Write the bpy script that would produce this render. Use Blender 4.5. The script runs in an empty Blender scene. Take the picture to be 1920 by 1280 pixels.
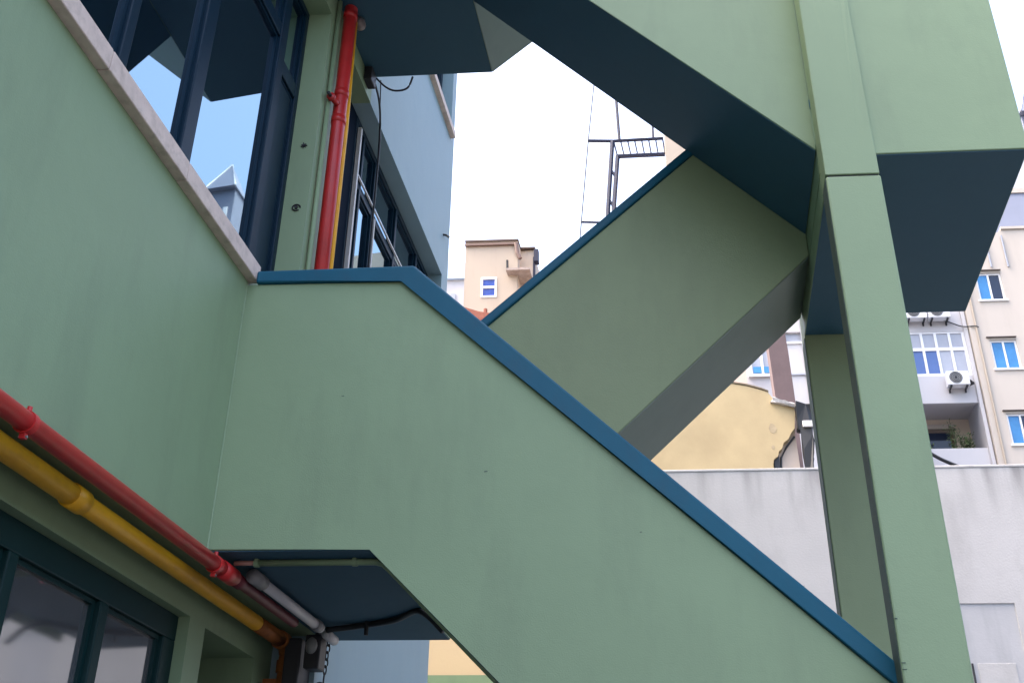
import bpy, bmesh, math, random
from mathutils import Vector, Matrix
random.seed(7)
S = bpy.context.scene
COL = S.collection

# ------------------------------------------------------------------ camera
cam_d = bpy.data.cameras.new('camera'); cam = bpy.data.objects.new('camera', cam_d); COL.objects.link(cam)
right = Vector((0.99698319, 0.07645831, 0.01336566)); up = Vector((0.0250453, -0.47988359, 0.87697461)); fwd = Vector((-0.07346596, 0.8739942, 0.4803508))
cam.matrix_world = Matrix(((right.x, up.x, -fwd.x, 0), (right.y, up.y, -fwd.y, 0), (right.z, up.z, -fwd.z, 1.6), (0, 0, 0, 1)))
cam_d.sensor_width = 36; cam_d.sensor_fit = 'HORIZONTAL'; cam_d.lens = 38.41
cam_d.clip_start = 0.05; cam_d.clip_end = 2000
S.camera = cam

# ------------------------------------------------------------------ world, sun, exposure
SUN_EL, SUN_AZ = math.radians(60), math.radians(-95)      # azimuth clockwise from +Y
W = bpy.data.worlds.new('World'); S.world = W; W.use_nodes = True
nt = W.node_tree; nt.nodes.clear()
sky = nt.nodes.new('ShaderNodeTexSky'); sky.sky_type = 'NISHITA'; sky.sun_disc = False
sky.sun_elevation = SUN_EL; sky.sun_rotation = SUN_AZ
sky.air_density = 1.0; sky.dust_density = 8.0; sky.ozone_density = 0.7; sky.altitude = 50
bg = nt.nodes.new('ShaderNodeBackground'); bg.inputs['Strength'].default_value = 0.15
out = nt.nodes.new('ShaderNodeOutputWorld')
nt.links.new(sky.outputs[0], bg.inputs[0]); nt.links.new(bg.outputs[0], out.inputs[0])
sd = bpy.data.lights.new('sun', 'SUN'); sd.energy = 0.5; sd.angle = math.radians(12); sd.color = (1.0, 0.95, 0.88)
sun = bpy.data.objects.new('sun', sd); COL.objects.link(sun)
dv = Vector((math.sin(SUN_AZ) * math.cos(SUN_EL), math.cos(SUN_AZ) * math.cos(SUN_EL), math.sin(SUN_EL)))
sun.location = dv * 60; sun.rotation_euler = dv.to_track_quat('Z', 'Y').to_euler()
S.view_settings.view_transform = 'Standard'; S.view_settings.look = 'None'
S.view_settings.gamma = 1; S.view_settings.exposure = 2.52; S.view_settings.use_curve_mapping = False
S.render.engine = 'CYCLES'

# ------------------------------------------------------------------ frame of the building: u along the stair front, v away from it, z up
K = 0.088957
def W3(u, v, z): return Vector((u + K * v, 5 + v, z))
def setp(o, label=None, cat=None, group=None, kind=None):
    for k_, x in (('label', label), ('category', cat), ('group', group), ('kind', kind)):
        if x: o[k_] = x
    return o
def thing(name, base, label, cat, group=None):
    o = bpy.data.objects.new(name, None); COL.objects.link(o); o.location = W3(*base); o.empty_display_size = 0.2
    return setp(o, label, cat, group)
def wloc(p):
    l = Vector((0, 0, 0))
    while p: l = l + p.location; p = p.parent
    return l
def link(name, bm, mat, parent=None, smooth=False, local=False):
    """bm holds u,v,z coordinates unless local; turned into a mesh relative to the parent"""
    if not local:
        for x in bm.verts: x.co = W3(*x.co)
    off = wloc(parent)
    base = off
    if parent is None:
        lo = [min(x.co[i] for x in bm.verts) for i in range(3)]; hi = [max(x.co[i] for x in bm.verts) for i in range(3)]
        base = Vector(((lo[0] + hi[0]) / 2, (lo[1] + hi[1]) / 2, lo[2]))
    for x in bm.verts: x.co -= base
    bmesh.ops.recalc_face_normals(bm, faces=bm.faces)
    me = bpy.data.meshes.new(name); bm.to_mesh(me); bm.free()
    if smooth:
        for p in me.polygons: p.use_smooth = True
    me.materials.append(mat)
    o = bpy.data.objects.new(name, me); COL.objects.link(o)
    if parent: o.parent = parent
    else: o.location = base
    return o
def newbm(): return bmesh.new()
def box(bm, u0, u1, v0, v1, z0, z1, bev=0.0):
    vs = [bm.verts.new(c) for c in ((u0, v0, z0), (u1, v0, z0), (u1, v1, z0), (u0, v1, z0), (u0, v0, z1), (u1, v0, z1), (u1, v1, z1), (u0, v1, z1))]
    fs = [bm.faces.new([vs[i] for i in f]) for f in ((0, 3, 2, 1), (4, 5, 6, 7), (0, 1, 5, 4), (1, 2, 6, 5), (2, 3, 7, 6), (3, 0, 4, 7))]
    if bev: bmesh.ops.bevel(bm, geom=list({e for f in fs for e in f.edges}), offset=bev, segments=2, profile=0.5, affect='EDGES')
    return bm
def prism(bm, prof, v0, v1, bev=0.0):
    a = [bm.verts.new((u, v0, z)) for u, z in prof]; b = [bm.verts.new((u, v1, z)) for u, z in prof]
    n = len(prof); fs = [bm.faces.new(a), bm.faces.new(b[::-1])]
    for i in range(n): fs.append(bm.faces.new((a[i], b[i], b[(i + 1) % n], a[(i + 1) % n])))
    if bev: bmesh.ops.bevel(bm, geom=list({e for f in fs for e in f.edges}), offset=bev, segments=2, profile=0.5, affect='EDGES')
    return bm
from mathutils import noise as _noise
def wobble(bm, amp=0.002, step=0.12):
    """hand-made edges: long edges are cut up and nudged by smooth noise"""
    for e in [e for e in bm.edges if e.calc_length() > step * 2]:
        bmesh.ops.subdivide_edges(bm, edges=[e], cuts=min(24, int(e.calc_length() / step)))
    for x in bm.verts: x.co += (_noise.noise_vector(x.co * 2.3) * 1.0 + _noise.noise_vector(x.co * 9.0) * 0.6) * amp
    return bm
def tube(bm, pts, r, seg=12, caps=True):
    pts = [Vector(p) for p in pts]; rings = []
    rs = r if isinstance(r, (list, tuple)) else [r] * len(pts)
    ref = Vector((0.13, 0.21, 0.97))
    for i, p in enumerate(pts):
        t = (pts[min(i + 1, len(pts) - 1)] - pts[max(i - 1, 0)]).normalized()
        rf = ref if abs(t.dot(ref)) < 0.9 else Vector((0.95, 0.3, 0.05))
        a = t.cross(rf).normalized(); b = t.cross(a)
        rings.append([bm.verts.new(p + (a * math.cos(q) + b * math.sin(q)) * rs[i]) for q in [2 * math.pi * j / seg for j in range(seg)]])
    for A, B in zip(rings, rings[1:]):
        for j in range(seg): bm.faces.new((A[j], A[(j + 1) % seg], B[(j + 1) % seg], B[j]))
    if caps: bm.faces.new(rings[0][::-1]); bm.faces.new(rings[-1])
    return bm
def holes_wall(bm, plane, a0, a1, z0, z1, holes, f0, f1):
    """slab with real openings; plane 'u': runs along v, thickness f0..f1 in u; plane 'v': runs along u, thickness in v"""
    A = sorted({a0, a1, *[h[0] for h in holes], *[h[1] for h in holes]}); Z = sorted({z0, z1, *[h[2] for h in holes], *[h[3] for h in holes]})
    A = [a for a in A if a0 <= a <= a1]; Z = [z for z in Z if z0 <= z <= z1]
    solid = lambda i, j: 0 <= i < len(A) - 1 and 0 <= j < len(Z) - 1 and not any(h[0] < (A[i] + A[i + 1]) / 2 < h[1] and h[2] < (Z[j] + Z[j + 1]) / 2 < h[3] for h in holes)
    cache = {}
    def vert(i, j, s):
        if (i, j, s) not in cache:
            f = f1 if s else f0
            cache[(i, j, s)] = bm.verts.new((f, A[i], Z[j]) if plane == 'u' else (A[i], f, Z[j]))
        return cache[(i, j, s)]
    for i in range(len(A) - 1):
        for j in range(len(Z) - 1):
            if not solid(i, j): continue
            for s in (0, 1): bm.faces.new([vert(i, j, s), vert(i + 1, j, s), vert(i + 1, j + 1, s), vert(i, j + 1, s)])
            for di, dj, e in ((-1, 0, ((i, j), (i, j + 1))), (1, 0, ((i + 1, j), (i + 1, j + 1))), (0, -1, ((i, j), (i + 1, j))), (0, 1, ((i, j + 1), (i + 1, j + 1)))):
                if not solid(i + di, j + dj): bm.faces.new([vert(*e[0], 0), vert(*e[1], 0), vert(*e[1], 1), vert(*e[0], 1)])
    return bm

# ------------------------------------------------------------------ materials
def srgb(r, g, b):
    f = lambda c: (c / 255 / 12.92) if c / 255 <= 0.04045 else ((c / 255 + 0.055) / 1.055) ** 2.4
    return (f(r), f(g), f(b), 1)
def mat(name, col, rough=0.6, var=0.06, scale=2.2, grain=0.15, grain_scale=160, metal=0.0, stain=None, stain_amt=0.0, streak=(9, 9, 0.8), spec=0.5, col2=None):
    m = bpy.data.materials.new(name); m.use_nodes = True; n = m.node_tree.nodes; l = m.node_tree.links
    b = n['Principled BSDF']; b.inputs['Roughness'].default_value = rough; b.inputs['Metallic'].default_value = metal
    b.inputs['Specular IOR Level'].default_value = spec
    geo = n.new('ShaderNodeNewGeometry')
    n1 = n.new('ShaderNodeTexNoise'); n1.inputs['Scale'].default_value = scale; n1.inputs['Detail'].default_value = 6; n1.inputs['Roughness'].default_value = 0.6
    l.new(geo.outputs['Position'], n1.inputs['Vector'])
    mx = n.new('ShaderNodeMixRGB'); mx.blend_type = 'MIX'
    c2 = col2 if col2 else tuple(min(1, c * (1 + 2.2 * var)) for c in col[:3]) + (1,)
    mx.inputs[1].default_value = tuple(c * (1 - 2.2 * var) for c in col[:3]) + (1,); mx.inputs[2].default_value = c2
    l.new(n1.outputs['Fac'], mx.inputs[0]); last = mx.outputs[0]
    if stain:
        mp = n.new('ShaderNodeMapping'); mp.inputs['Scale'].default_value = streak; l.new(geo.outputs['Position'], mp.inputs['Vector'])
        n2 = n.new('ShaderNodeTexNoise'); n2.inputs['Scale'].default_value = 1.0; n2.inputs['Detail'].default_value = 7; n2.inputs['Roughness'].default_value = 0.65
        l.new(mp.outputs[0], n2.inputs['Vector'])
        rp = n.new('ShaderNodeValToRGB'); rp.color_ramp.elements[0].position = 0.5; rp.color_ramp.elements[1].position = 0.78
        rp.color_ramp.elements[1].color = (stain_amt,) * 3 + (1,); rp.color_ramp.elements[0].color = (0, 0, 0, 1)
        l.new(n2.outputs['Fac'], rp.inputs[0])
        m2 = n.new('ShaderNodeMixRGB'); m2.inputs[2].default_value = stain; l.new(rp.outputs[0], m2.inputs[0]); l.new(last, m2.inputs[1]); last = m2.outputs[0]
    l.new(last, b.inputs['Base Color'])
    if grain:
        n3 = n.new('ShaderNodeTexNoise'); n3.inputs['Scale'].default_value = grain_scale; n3.inputs['Detail'].default_value = 3; l.new(geo.outputs['Position'], n3.inputs['Vector'])
        n4 = n.new('ShaderNodeTexNoise'); n4.inputs['Scale'].default_value = grain_scale / 22; n4.inputs['Detail'].default_value = 4; l.new(geo.outputs['Position'], n4.inputs['Vector'])
        ad = n.new('ShaderNodeMath'); ad.operation = 'MULTIPLY_ADD'; ad.inputs[1].default_value = 2.5
        l.new(n4.outputs['Fac'], ad.inputs[0]); l.new(n3.outputs['Fac'], ad.inputs[2])
        bp = n.new('ShaderNodeBump'); bp.inputs['Strength'].default_value = grain; bp.inputs['Distance'].default_value = 0.004
        l.new(ad.outputs[0], bp.inputs['Height']); l.new(bp.outputs[0], b.inputs['Normal'])
    return m
GREEN = mat('green_paint', (0.222, 0.308, 0.180, 1), rough=0.55, var=0.05, scale=1.1, grain=0.2, grain_scale=140, stain=(0.13, 0.17, 0.11, 1), stain_amt=0.34, streak=(2.6, 2.6, 0.6))
SLATE = mat('slate_soffit_shade', (0.027, 0.092, 0.138, 1), rough=0.7, var=0.05, scale=1.5, grain=0.2, stain=(0.02, 0.06, 0.09, 1), stain_amt=0.3, streak=(3, 3, 3))  # shade of the undersides put into a darker, bluer colour
PALEBLUE = mat('pale_blue_sky_sheen', (0.225, 0.325, 0.365, 1), rough=0.5, var=0.05, scale=1.0, grain=0.2, stain=(0.2, 0.3, 0.36, 1), stain_amt=0.6, streak=(4, 4, 0.6))  # grazing sky reflection on the far facade, put into the base colour
TEAL = mat('teal_paint', (0.005, 0.088, 0.150, 1), rough=0.5, spec=0.25, var=0.06, scale=5, grain=0.12, stain=(0.02, 0.07, 0.11, 1), stain_amt=0.5, streak=(8, 8, 3))
FRAME = mat('dark_blue_frame_paint', (0.003, 0.018, 0.036, 1), rough=0.42, var=0.08, scale=6, grain=0.04, spec=0.16)
FRAMELOW = mat('dark_green_frame_paint', (0.004, 0.025, 0.026, 1), rough=0.45, var=0.1, scale=7, grain=0.08, spec=0.2)
GLASS = mat('window_glass', (0.006, 0.010, 0.018, 1), rough=0.015, var=0.05, scale=1, grain=0, spec=1.0); GLASS.node_tree.nodes['Principled BSDF'].inputs['IOR'].default_value = 3.0; GLASS.node_tree.nodes['Principled BSDF'].inputs['Specular Tint'].default_value = (0.66, 0.88, 1.0, 1)
GLASSLOW = mat('dusty_window_glass', (0.085, 0.085, 0.09, 1), rough=0.07, var=0.25, scale=3, grain=0, spec=0.8); GLASSLOW.node_tree.nodes['Principled BSDF'].inputs['IOR'].default_value = 2.8
STONE = mat('pink_stone', (0.62, 0.50, 0.44, 1), rough=0.6, var=0.14, scale=9, grain=0.25, stain=(0.2, 0.15, 0.12, 1), stain_amt=0.5, streak=(14, 14, 14))
RED = mat('red_pipe_paint', (0.50, 0.022, 0.022, 1), rough=0.36, var=0.12, scale=7, grain=0.08, stain=(0.28, 0.02, 0.02, 1), stain_amt=0.6, streak=(6, 6, 6))
YEL = mat('yellow_pipe_paint', (0.92, 0.44, 0.010, 1), rough=0.42, var=0.08, scale=6, grain=0.1, stain=(0.40, 0.17, 0.02, 1), stain_amt=0.5, streak=(7, 4, 7))
RUST = mat('rusty_yellow_paint', (0.30, 0.09, 0.012, 1), rough=0.6, var=0.2, scale=9, grain=0.3, stain=(0.10, 0.03, 0.01, 1), stain_amt=0.9, streak=(12, 12, 9))
BLACK = mat('black_rubber', (0.012, 0.012, 0.014, 1), rough=0.5, var=0.1, grain=0)
DARKMET = mat('dark_metal', (0.03, 0.03, 0.034, 1), rough=0.45, var=0.15, scale=12, grain=0.1, metal=0.3)
STEEL = mat('galvanised_steel', (0.35, 0.34, 0.34, 1), rough=0.4, var=0.1, scale=14, grain=0.1, metal=0.8)
PVC = mat('white_plastic', (0.62, 0.60, 0.60, 1), rough=0.4, var=0.06, scale=8, grain=0.05)
WHITEF = mat('white_frame', (0.78, 0.78, 0.80, 1), rough=0.4, var=0.03, grain=0)
WHITEWALL = mat('white_render', (0.47, 0.455, 0.452, 1), rough=0.85, var=0.05, scale=0.9, grain=0.5, grain_scale=40, stain=(0.33, 0.315, 0.31, 1), stain_amt=0.7, streak=(1.9, 1.9, 0.8))
def add_drips(m, z0, z1, colour, amt, sx=5.0):
    """weathering: run-off streaks hanging from a wall's top edge"""
    n = m.node_tree.nodes; l = m.node_tree.links; b = n['Principled BSDF']; src = b.inputs['Base Color'].links[0].from_socket
    geo = n.new('ShaderNodeNewGeometry'); sep = n.new('ShaderNodeSeparateXYZ'); l.new(geo.outputs['Position'], sep.inputs[0])
    mp = n.new('ShaderNodeMapping'); mp.inputs['Scale'].default_value = (sx, sx, 0.35); l.new(geo.outputs['Position'], mp.inputs['Vector'])
    no = n.new('ShaderNodeTexNoise'); no.inputs['Scale'].default_value = 1; no.inputs['Detail'].default_value = 5; l.new(mp.outputs[0], no.inputs['Vector'])
    nb = n.new('ShaderNodeTexNoise'); nb.inputs['Scale'].default_value = 0.6; l.new(geo.outputs['Position'], nb.inputs['Vector'])
    mr = n.new('ShaderNodeMapRange'); mr.inputs['From Min'].default_value = z0; mr.inputs['From Max'].default_value = z1; l.new(sep.outputs['Z'], mr.inputs['Value'])
    r1 = n.new('ShaderNodeMapRange'); r1.inputs['From Min'].default_value = 0.44; r1.inputs['From Max'].default_value = 0.66; l.new(no.outputs['Fac'], r1.inputs['Value'])
    r2 = n.new('ShaderNodeMapRange'); r2.inputs['From Min'].default_value = 0.35; r2.inputs['From Max'].default_value = 0.6; l.new(nb.outputs['Fac'], r2.inputs['Value'])
    pw = n.new('ShaderNodeMath'); pw.operation = 'POWER'; pw.inputs[1].default_value = 1.8; l.new(mr.outputs[0], pw.inputs[0])
    a = n.new('ShaderNodeMath'); a.operation = 'MULTIPLY'; l.new(pw.outputs[0], a.inputs[0]); l.new(r1.outputs[0], a.inputs[1])
    c = n.new('ShaderNodeMath'); c.operation = 'MULTIPLY'; l.new(a.outputs[0], c.inputs[0]); l.new(r2.outputs[0], c.inputs[1])
    d = n.new('ShaderNodeMath'); d.operation = 'MULTIPLY'; d.inputs[1].default_value = amt; l.new(c.outputs[0], d.inputs[0])
    mx = n.new('ShaderNodeMixRGB'); mx.inputs[2].default_value = colour; l.new(d.outputs[0], mx.inputs[0]); l.new(src, mx.inputs[1]); l.new(mx.outputs[0], b.inputs['Base Color'])
add_drips(WHITEWALL, 5.9, 6.82, (0.16, 0.15, 0.15, 1), 0.75)
GREYWALL = mat('grey_render', (0.33, 0.35, 0.40, 1), rough=0.85, var=0.05, scale=1.5, grain=0.3, grain_scale=60)
CREAM = mat('cream_render', (0.44, 0.375, 0.305, 1), rough=0.85, var=0.03, scale=0.5, grain=0.2, grain_scale=20, stain=(0.3, 0.24, 0.19, 1), stain_amt=0.35, streak=(1.2, 1.2, 0.18))
CREAM2 = mat('pale_cream_render', (0.53, 0.475, 0.42, 1), rough=0.85, var=0.03, scale=0.4, grain=0.2, grain_scale=20, stain=(0.34, 0.3, 0.26, 1), stain_amt=0.3, streak=(1.1, 1.1, 0.15))
APTWHITE = mat('apartment_white', (0.53, 0.52, 0.54, 1), rough=0.85, var=0.03, scale=0.6, grain=0.2, grain_scale=20, stain=(0.45, 0.44, 0.46, 1), stain_amt=0.3, streak=(1.5, 1.5, 0.2))
PEACH = mat('peach_render', (0.66, 0.48, 0.31, 1), rough=0.85, var=0.03, scale=0.8, grain=0.2, grain_scale=30)
OCHRE = mat('yellow_render', (0.43, 0.335, 0.19, 1), rough=0.85, var=0.12, scale=1.1, grain=0.3, grain_scale=30, stain=(0.36, 0.27, 0.15, 1), stain_amt=0.6, streak=(1.4, 1.4, 0.9))
ROOFGREY = mat('grey_blue_roof', (0.17, 0.19, 0.26, 1), rough=0.6, var=0.06, scale=1, grain=0.1, grain_scale=20)
TILE = mat('terracotta', (0.26, 0.085, 0.055, 1), rough=0.8, var=0.2, scale=5, grain=0.2)
BLUEBLIND = mat('blue_blind', (0.05, 0.22, 0.48, 1), rough=0.25, var=0.2, scale=2, grain=0)
GREYPANE = mat('grey_pane', (0.36, 0.38, 0.44, 1), rough=0.12, var=0.12, scale=0.9, grain=0)
BLUEPANE = mat('blue_pane', (0.08, 0.14, 0.34, 1), rough=0.08, var=0.15, scale=0.9, grain=0)
DARKPANE = mat('dark_pane', (0.02, 0.03, 0.06, 1), rough=0.06, var=0.1, grain=0)
BROWN = mat('brown_duct_paint', (0.115, 0.075, 0.075, 1), rough=0.6, var=0.12, scale=3, grain=0.15, stain=(0.06, 0.04, 0.04, 1), stain_amt=0.5, streak=(4, 4, 1))
LEAF = mat('leaf', (0.07, 0.11, 0.04, 1), rough=0.6, var=0.3, scale=6, grain=0)
MASTM = mat('navy_steel', (0.008, 0.010, 0.035, 1), rough=0.5, var=0.1, grain=0)
GROUND = mat('yard_concrete', (0.07, 0.07, 0.075, 1), rough=0.9, var=0.12, scale=0.7, grain=0.4, grain_scale=50)
CONDUIT = mat('pale_green_conduit', (0.22, 0.30, 0.17, 1), rough=0.4, var=0.08, scale=9, grain=0.05)

# ------------------------------------------------------------------ ground
bm = newbm()
g = [bm.verts.new((x * 300, y * 300, 0)) for x, y in ((-1, -1), (1, -1), (1, 1), (-1, 1))]; bm.faces.new(g)
setp(link('ground', bm, GROUND, local=True), 'grey concrete yard stretching away under the buildings', None, None, 'structure')

# ------------------------------------------------------------------ the green building
UF, UG, UL = -1.89, -2.05, -2.17            # facade face, glazing plane, lower wall face
B = thing('green_building', (-3.0, -2.0, 0), 'green rendered building with big dark-framed windows that the stairs hang from', 'building')
W1 = (-3.6, 0.693, 4.875, 7.475)
DOOR = (1.02, 1.84, 3.45, 7.51)
W2 = (1.84, 4.31, 4.6, 7.51)
W3_ = (2.3, 4.385, 9.42, 11.4)
bm = newbm(); holes_wall(bm, 'u', -9, 1.70, 3.238, 12.6, [W1, (1.02, 1.80, 3.45, 7.51)], -2.17 - 0.2, UF)
link('upper_wall', bm, GREEN, B)
bm = newbm(); holes_wall(bm, 'u', 1.70, 4.55, 0, 12.6, [(1.60, 1.84, 3.45, 7.51), W2, W3_], -2.17 - 0.2, UF - 0.0015)
far = link('upper_wall', bm, PALEBLUE, B); far['label'] = 'far end of the facade, sky sheen put into its pale blue-grey colour'
LW = (-2.7, 0.53, 1.1, 3.056); LD = (0.722, 1.43, 0, 3.045)
bm = newbm(); holes_wall(bm, 'u', -9, 1.75, 0, 3.238, [LW, LD], -2.75, UL)
link('lower_wall', bm, GREEN, B)
bm = newbm(); box(bm, -9, -2.37, 4.35, 4.55, 0, 12.6); box(bm, -9, -2.75, 1.55, 1.75, 0, 3.238); box(bm, -9, -2.37, -9, -8.8, 0, 12.6); box(bm, -9, -8.8, -8.8, 4.35, 0, 12.6)
link('rear_wall', bm, GREEN, B)
bm = newbm(); box(bm, -8.8, -2.37, -8.8, 4.35, 3.24, 3.42); box(bm, -8.8, -2.37, -8.8, 4.35, 12.3, 12.58); box(bm, -8.8, -2.37, -8.8, 4.35, 7.7, 7.9)
link('floor_slab', bm, GREEN, B)

def window_unit(parent, rect, ug, vm, zt, fm, fw=0.055, depth=0.07, name='window', glass=GLASS, skip=()):
    """frame bars round and between panes in the plane u=ug; vm = [(centre, width)], zt likewise"""
    v0, v1, z0, z1 = rect
    bm = newbm(); box(bm, ug - depth / 2, ug + depth / 2, v0, v1, z0, z0 + fw, 0.006)
    root = link(name, bm, fm, parent)
    def bar(*b):
        bm = newbm(); box(bm, *b, 0.006); link('frame_bar', bm, fm, root)
    bar(ug - depth / 2, ug + depth / 2, v0, v1, z1 - fw, z1)
    bar(ug - depth / 2, ug + depth / 2, v0, v0 + fw, z0 + fw, z1 - fw); bar(ug - depth / 2, ug + depth / 2, v1 - fw, v1, z0 + fw, z1 - fw)
    for c, w in vm: bar(ug - depth / 2, ug + depth / 2 + 0.004, c - w / 2, c + w / 2, z0 + fw, z1 - fw)
    V = [v0 + fw] + [x for c, w in vm for x in (c - w / 2, c + w / 2)] + [v1 - fw]
    spans = [(V[i], V[i + 1]) for i in range(0, len(V), 2)]
    for k, (a, b) in enumerate(spans):
        zs = [z0 + fw]; t = zt(k) if callable(zt) else zt
        for c, w in t:
            bar(ug - depth / 2 + 0.004, ug + depth / 2 - 0.002, a, b, c - w / 2, c + w / 2); zs += [c - w / 2, c + w / 2]
        zs.append(z1 - fw)
        for i in range(0, len(zs), 2):
            # sash rim and pane
            bm = newbm(); holes_wall(bm, 'u', a, b, zs[i], zs[i + 1], [(a + 0.022, b - 0.022, zs[i] + 0.022, zs[i + 1] - 0.022)], ug - 0.016, ug + 0.016); link('sash', bm, fm, root)
            bm = newbm(); box(bm, ug - 0.008, ug - 0.002, a + 0.02, b - 0.02, zs[i] + 0.02, zs[i + 1] - 0.02); link('pane', bm, glass, root)
    return root
w = window_unit(B, W1, UG - 0.035, [(-2.0, 0.06), (-1.29, 0.07), (-0.6, 0.12), (0.335, 0.10)], lambda k: [(6.93, 0.11)] if k < 4 else [(6.70, 0.12)], FRAME)
w['label'] = 'tall window in dark blue frame mirroring the stair above'
# solid dark lower panel of the narrow bay
bm = newbm(); box(bm, UG - 0.06, UG - 0.022, 0.39, 0.63, 4.95, 6.62, 0.004); link('infill_panel', bm, FRAME, w)
w = window_unit(B, W2, UG - 0.02, [(2.06, 0.04), (2.42, 0.05), (3.1, 0.05), (3.85, 0.05)], [(6.93, 0.07)], FRAME, fw=0.06)
bm = newbm(); box(bm, UG + 0.02, UG + 0.05, 1.865, 1.895, 4.6, 7.4); link('jamb_cover', bm, PVC, w)
bm = newbm(); box(bm, UG + 0.02, UG + 0.035, 1.90, 4.25, 6.97, 6.985); link('transom_trim', bm, PVC, w)
bm = newbm(); box(bm, UG + 0.02, UG + 0.035, 2.44, 2.46, 4.7, 6.9); link('mullion_trim', bm, PVC, w)
window_unit(B, W3_, UG, [(3.3, 0.06)], [], FRAME)
bm = newbm(); box(bm, UG - 0.03, UG + 0.01, 1.02, 1.838, 3.45, 7.51); d_ = link('door', bm, mat('navy_door_paint', (0.004, 0.010, 0.022, 1), 0.8, 0.05, 4, 0.05, spec=0.05), B)
bm = newbm(); tube(bm, [(UG + 0.05, 1.12, 4.4), (UG + 0.05, 1.12, 4.62)], 0.012); link('handle', bm, STEEL, d_)
bm = newbm(); tube(bm, [(UF + 0.003, -0.003, 3.24), (UF + 0.003, -0.003, 4.0), (UF + 0.002, -0.003, 4.74)], [0.005, 0.003, 0.004], 8); link('corner_bead', bm, mat('light_green_sealant', (0.25, 0.34, 0.21, 1), 0.6), B)
# stone sills, laid as separate lengths
cuts = [-3.6, -1.68, -0.915, 0.03]
for a, b in zip(cuts, cuts[1:]):
    bm = newbm(); box(bm, -2.05, -1.835, a + 0.002, b - 0.002, 4.768, 4.875, 0.006); link('sill', bm, STONE, B)
bm = newbm(); box(bm, -2.05, -1.90, 0.03, 0.693, 4.875 - 0.002 - 0.03, 4.88); link('sill', bm, STONE, B)
bm = newbm(); box(bm, -2.04, -1.84, 2.25, 4.40, 9.33, 9.415, 0.005); link('sill', bm, STONE, B)
# lower window
w = window_unit(B, LW, UL - 0.10, [(-1.75, 0.06), (-0.95, 0.07), (-0.21, 0.075)], [], FRAMELOW, fw=0.13, depth=0.08, glass=GLASSLOW)
w['label'] = 'ground-floor window in dark green frame under the yellow pipe'
bm = newbm(); box(bm, UL - 0.07, UL + 0.0, 0.62, 0.722 - 0.1, 2.9, 2.95)
bm.free()
bm = newbm(); box(bm, -2.70, -2.64, 0.722, 1.43, 0, 3.04); link('door', bm, DARKMET, B)
# anchor plate and ring scars on the window reveal
def on_reveal(name, z, u, star):
    bm = newbm()
    if star:
        for k in range(7):
            a = k * 2 * math.pi / 7; r = 0.018 + 0.012 * random.random()
            tube(bm, [(u, 0.691, z), (u + r * math.cos(a), 0.690, z + r * math.sin(a))], 0.004, 6)
        tube(bm, [(u, 0.68, z), (u, 0.70, z)], 0.010, 10)
    else:
        tube(bm, [(u + 0.026 * math.cos(t), 0.689, z + 0.024 * math.sin(t)) for t in [i * 2 * math.pi / 16 for i in range(15)]], 0.005, 6)
        tube(bm, [(u, 0.68, z), (u, 0.70, z)], 0.011, 10)
    link(name, bm, DARKMET, B)
on_reveal('anchor_bolt', 6.27, -1.965, True); on_reveal('anchor_ring', 5.76, -1.962, False)
bm = newbm(); tube(bm, [(UF - 0.01, 4.28, 7.98), (UF + 0.03, 4.28, 7.97), (UF + 0.04, 4.36, 8.0)], 0.012, 8); link('wall_hook', bm, DARKMET, B)

OLIVE = mat('olive_shaded_green', (0.205, 0.255, 0.140, 1), rough=0.6, var=0.05, scale=1.1, grain=0.3, grain_scale=140, stain=(0.13, 0.15, 0.09, 1), stain_amt=0.3, streak=(3, 3, 0.7))  # olive copy of the green: warm bounce and shade put into the colour
# ------------------------------------------------------------------ the staircase
ST = thing('exterior_staircase', (0, 0.8, 0), 'green concrete staircase with teal copings zigzagging up the outside of the building', 'staircase')
f1top = lambda u: 4.738 - 0.9335 * (u + 1.023)
f1bot = lambda u: 3.238 - 0.98 * (u + 1.088)
UC0, UC1 = 1.287, 1.577
bm = newbm(); prism(bm, [(UF, 3.238), (-1.088, 3.238), (UC0, f1bot(UC0)), (2.0, f1bot(2.0)), (2.0, f1top(2.0)), (-1.023, 4.738), (UF, 4.745)], 0.0, 0.10, 0.006)
p = link('parapet', bm, GREEN, ST)
bm = newbm(); prism(bm, [(UF + 0.055, 4.7465), (-1.023, 4.7395), (2.02, f1top(2.02) + 0.0015), (2.02, f1top(2.02) + 0.105), (-0.962, 4.828), (UF + 0.055, 4.822)], -0.022, 0.122, 0.012); wobble(bm, 0.0013, 0.3)
link('coping', bm, TEAL, p)
def steps(bot, ua, ub, v0, v1, n, up_dir, thick):
    """sloping slab with treads from (ua) to (ub); bot(u)=soffit"""
    prof = [(ua, bot(ua)), (ub, bot(ub))]
    du = (ub - ua) / n; top = []
    for i in range(n):
        a, b = ua + du * i, ua + du * (i + 1); h = max(bot(a), bot(b)) + thick
        top += [(a, h), (b, h)]
    return prism(newbm(), prof + top[::-1], v0, v1)
bm = newbm(); box(bm, UF, -1.088, 0.10, 1.80, 3.238, 3.44); link('landing_slab', bm, GREEN, ST)
link('stair_flight', steps(f1bot, -1.088, 2.0, 0.10, 0.84, 13, -1, 0.12), GREEN, ST)
bm = newbm(); prism(bm, [(2.0, f1bot(2.0)), (3.0, 0.0), (3.0, 0.16), (2.0, f1bot(2.0) + 0.35)], 0.0, 0.84); link('stair_foot', bm, GREEN, ST)
bm = newbm(); box(bm, UF, -0.85, 1.71, 1.80, 3.44, 4.72); q = link('parapet', bm, GREEN, ST)
bm = newbm(); box(bm, UF, -0.83, 1.69, 1.82, 4.72, 4.80, 0.01); link('coping', bm, TEAL, q)
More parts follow.
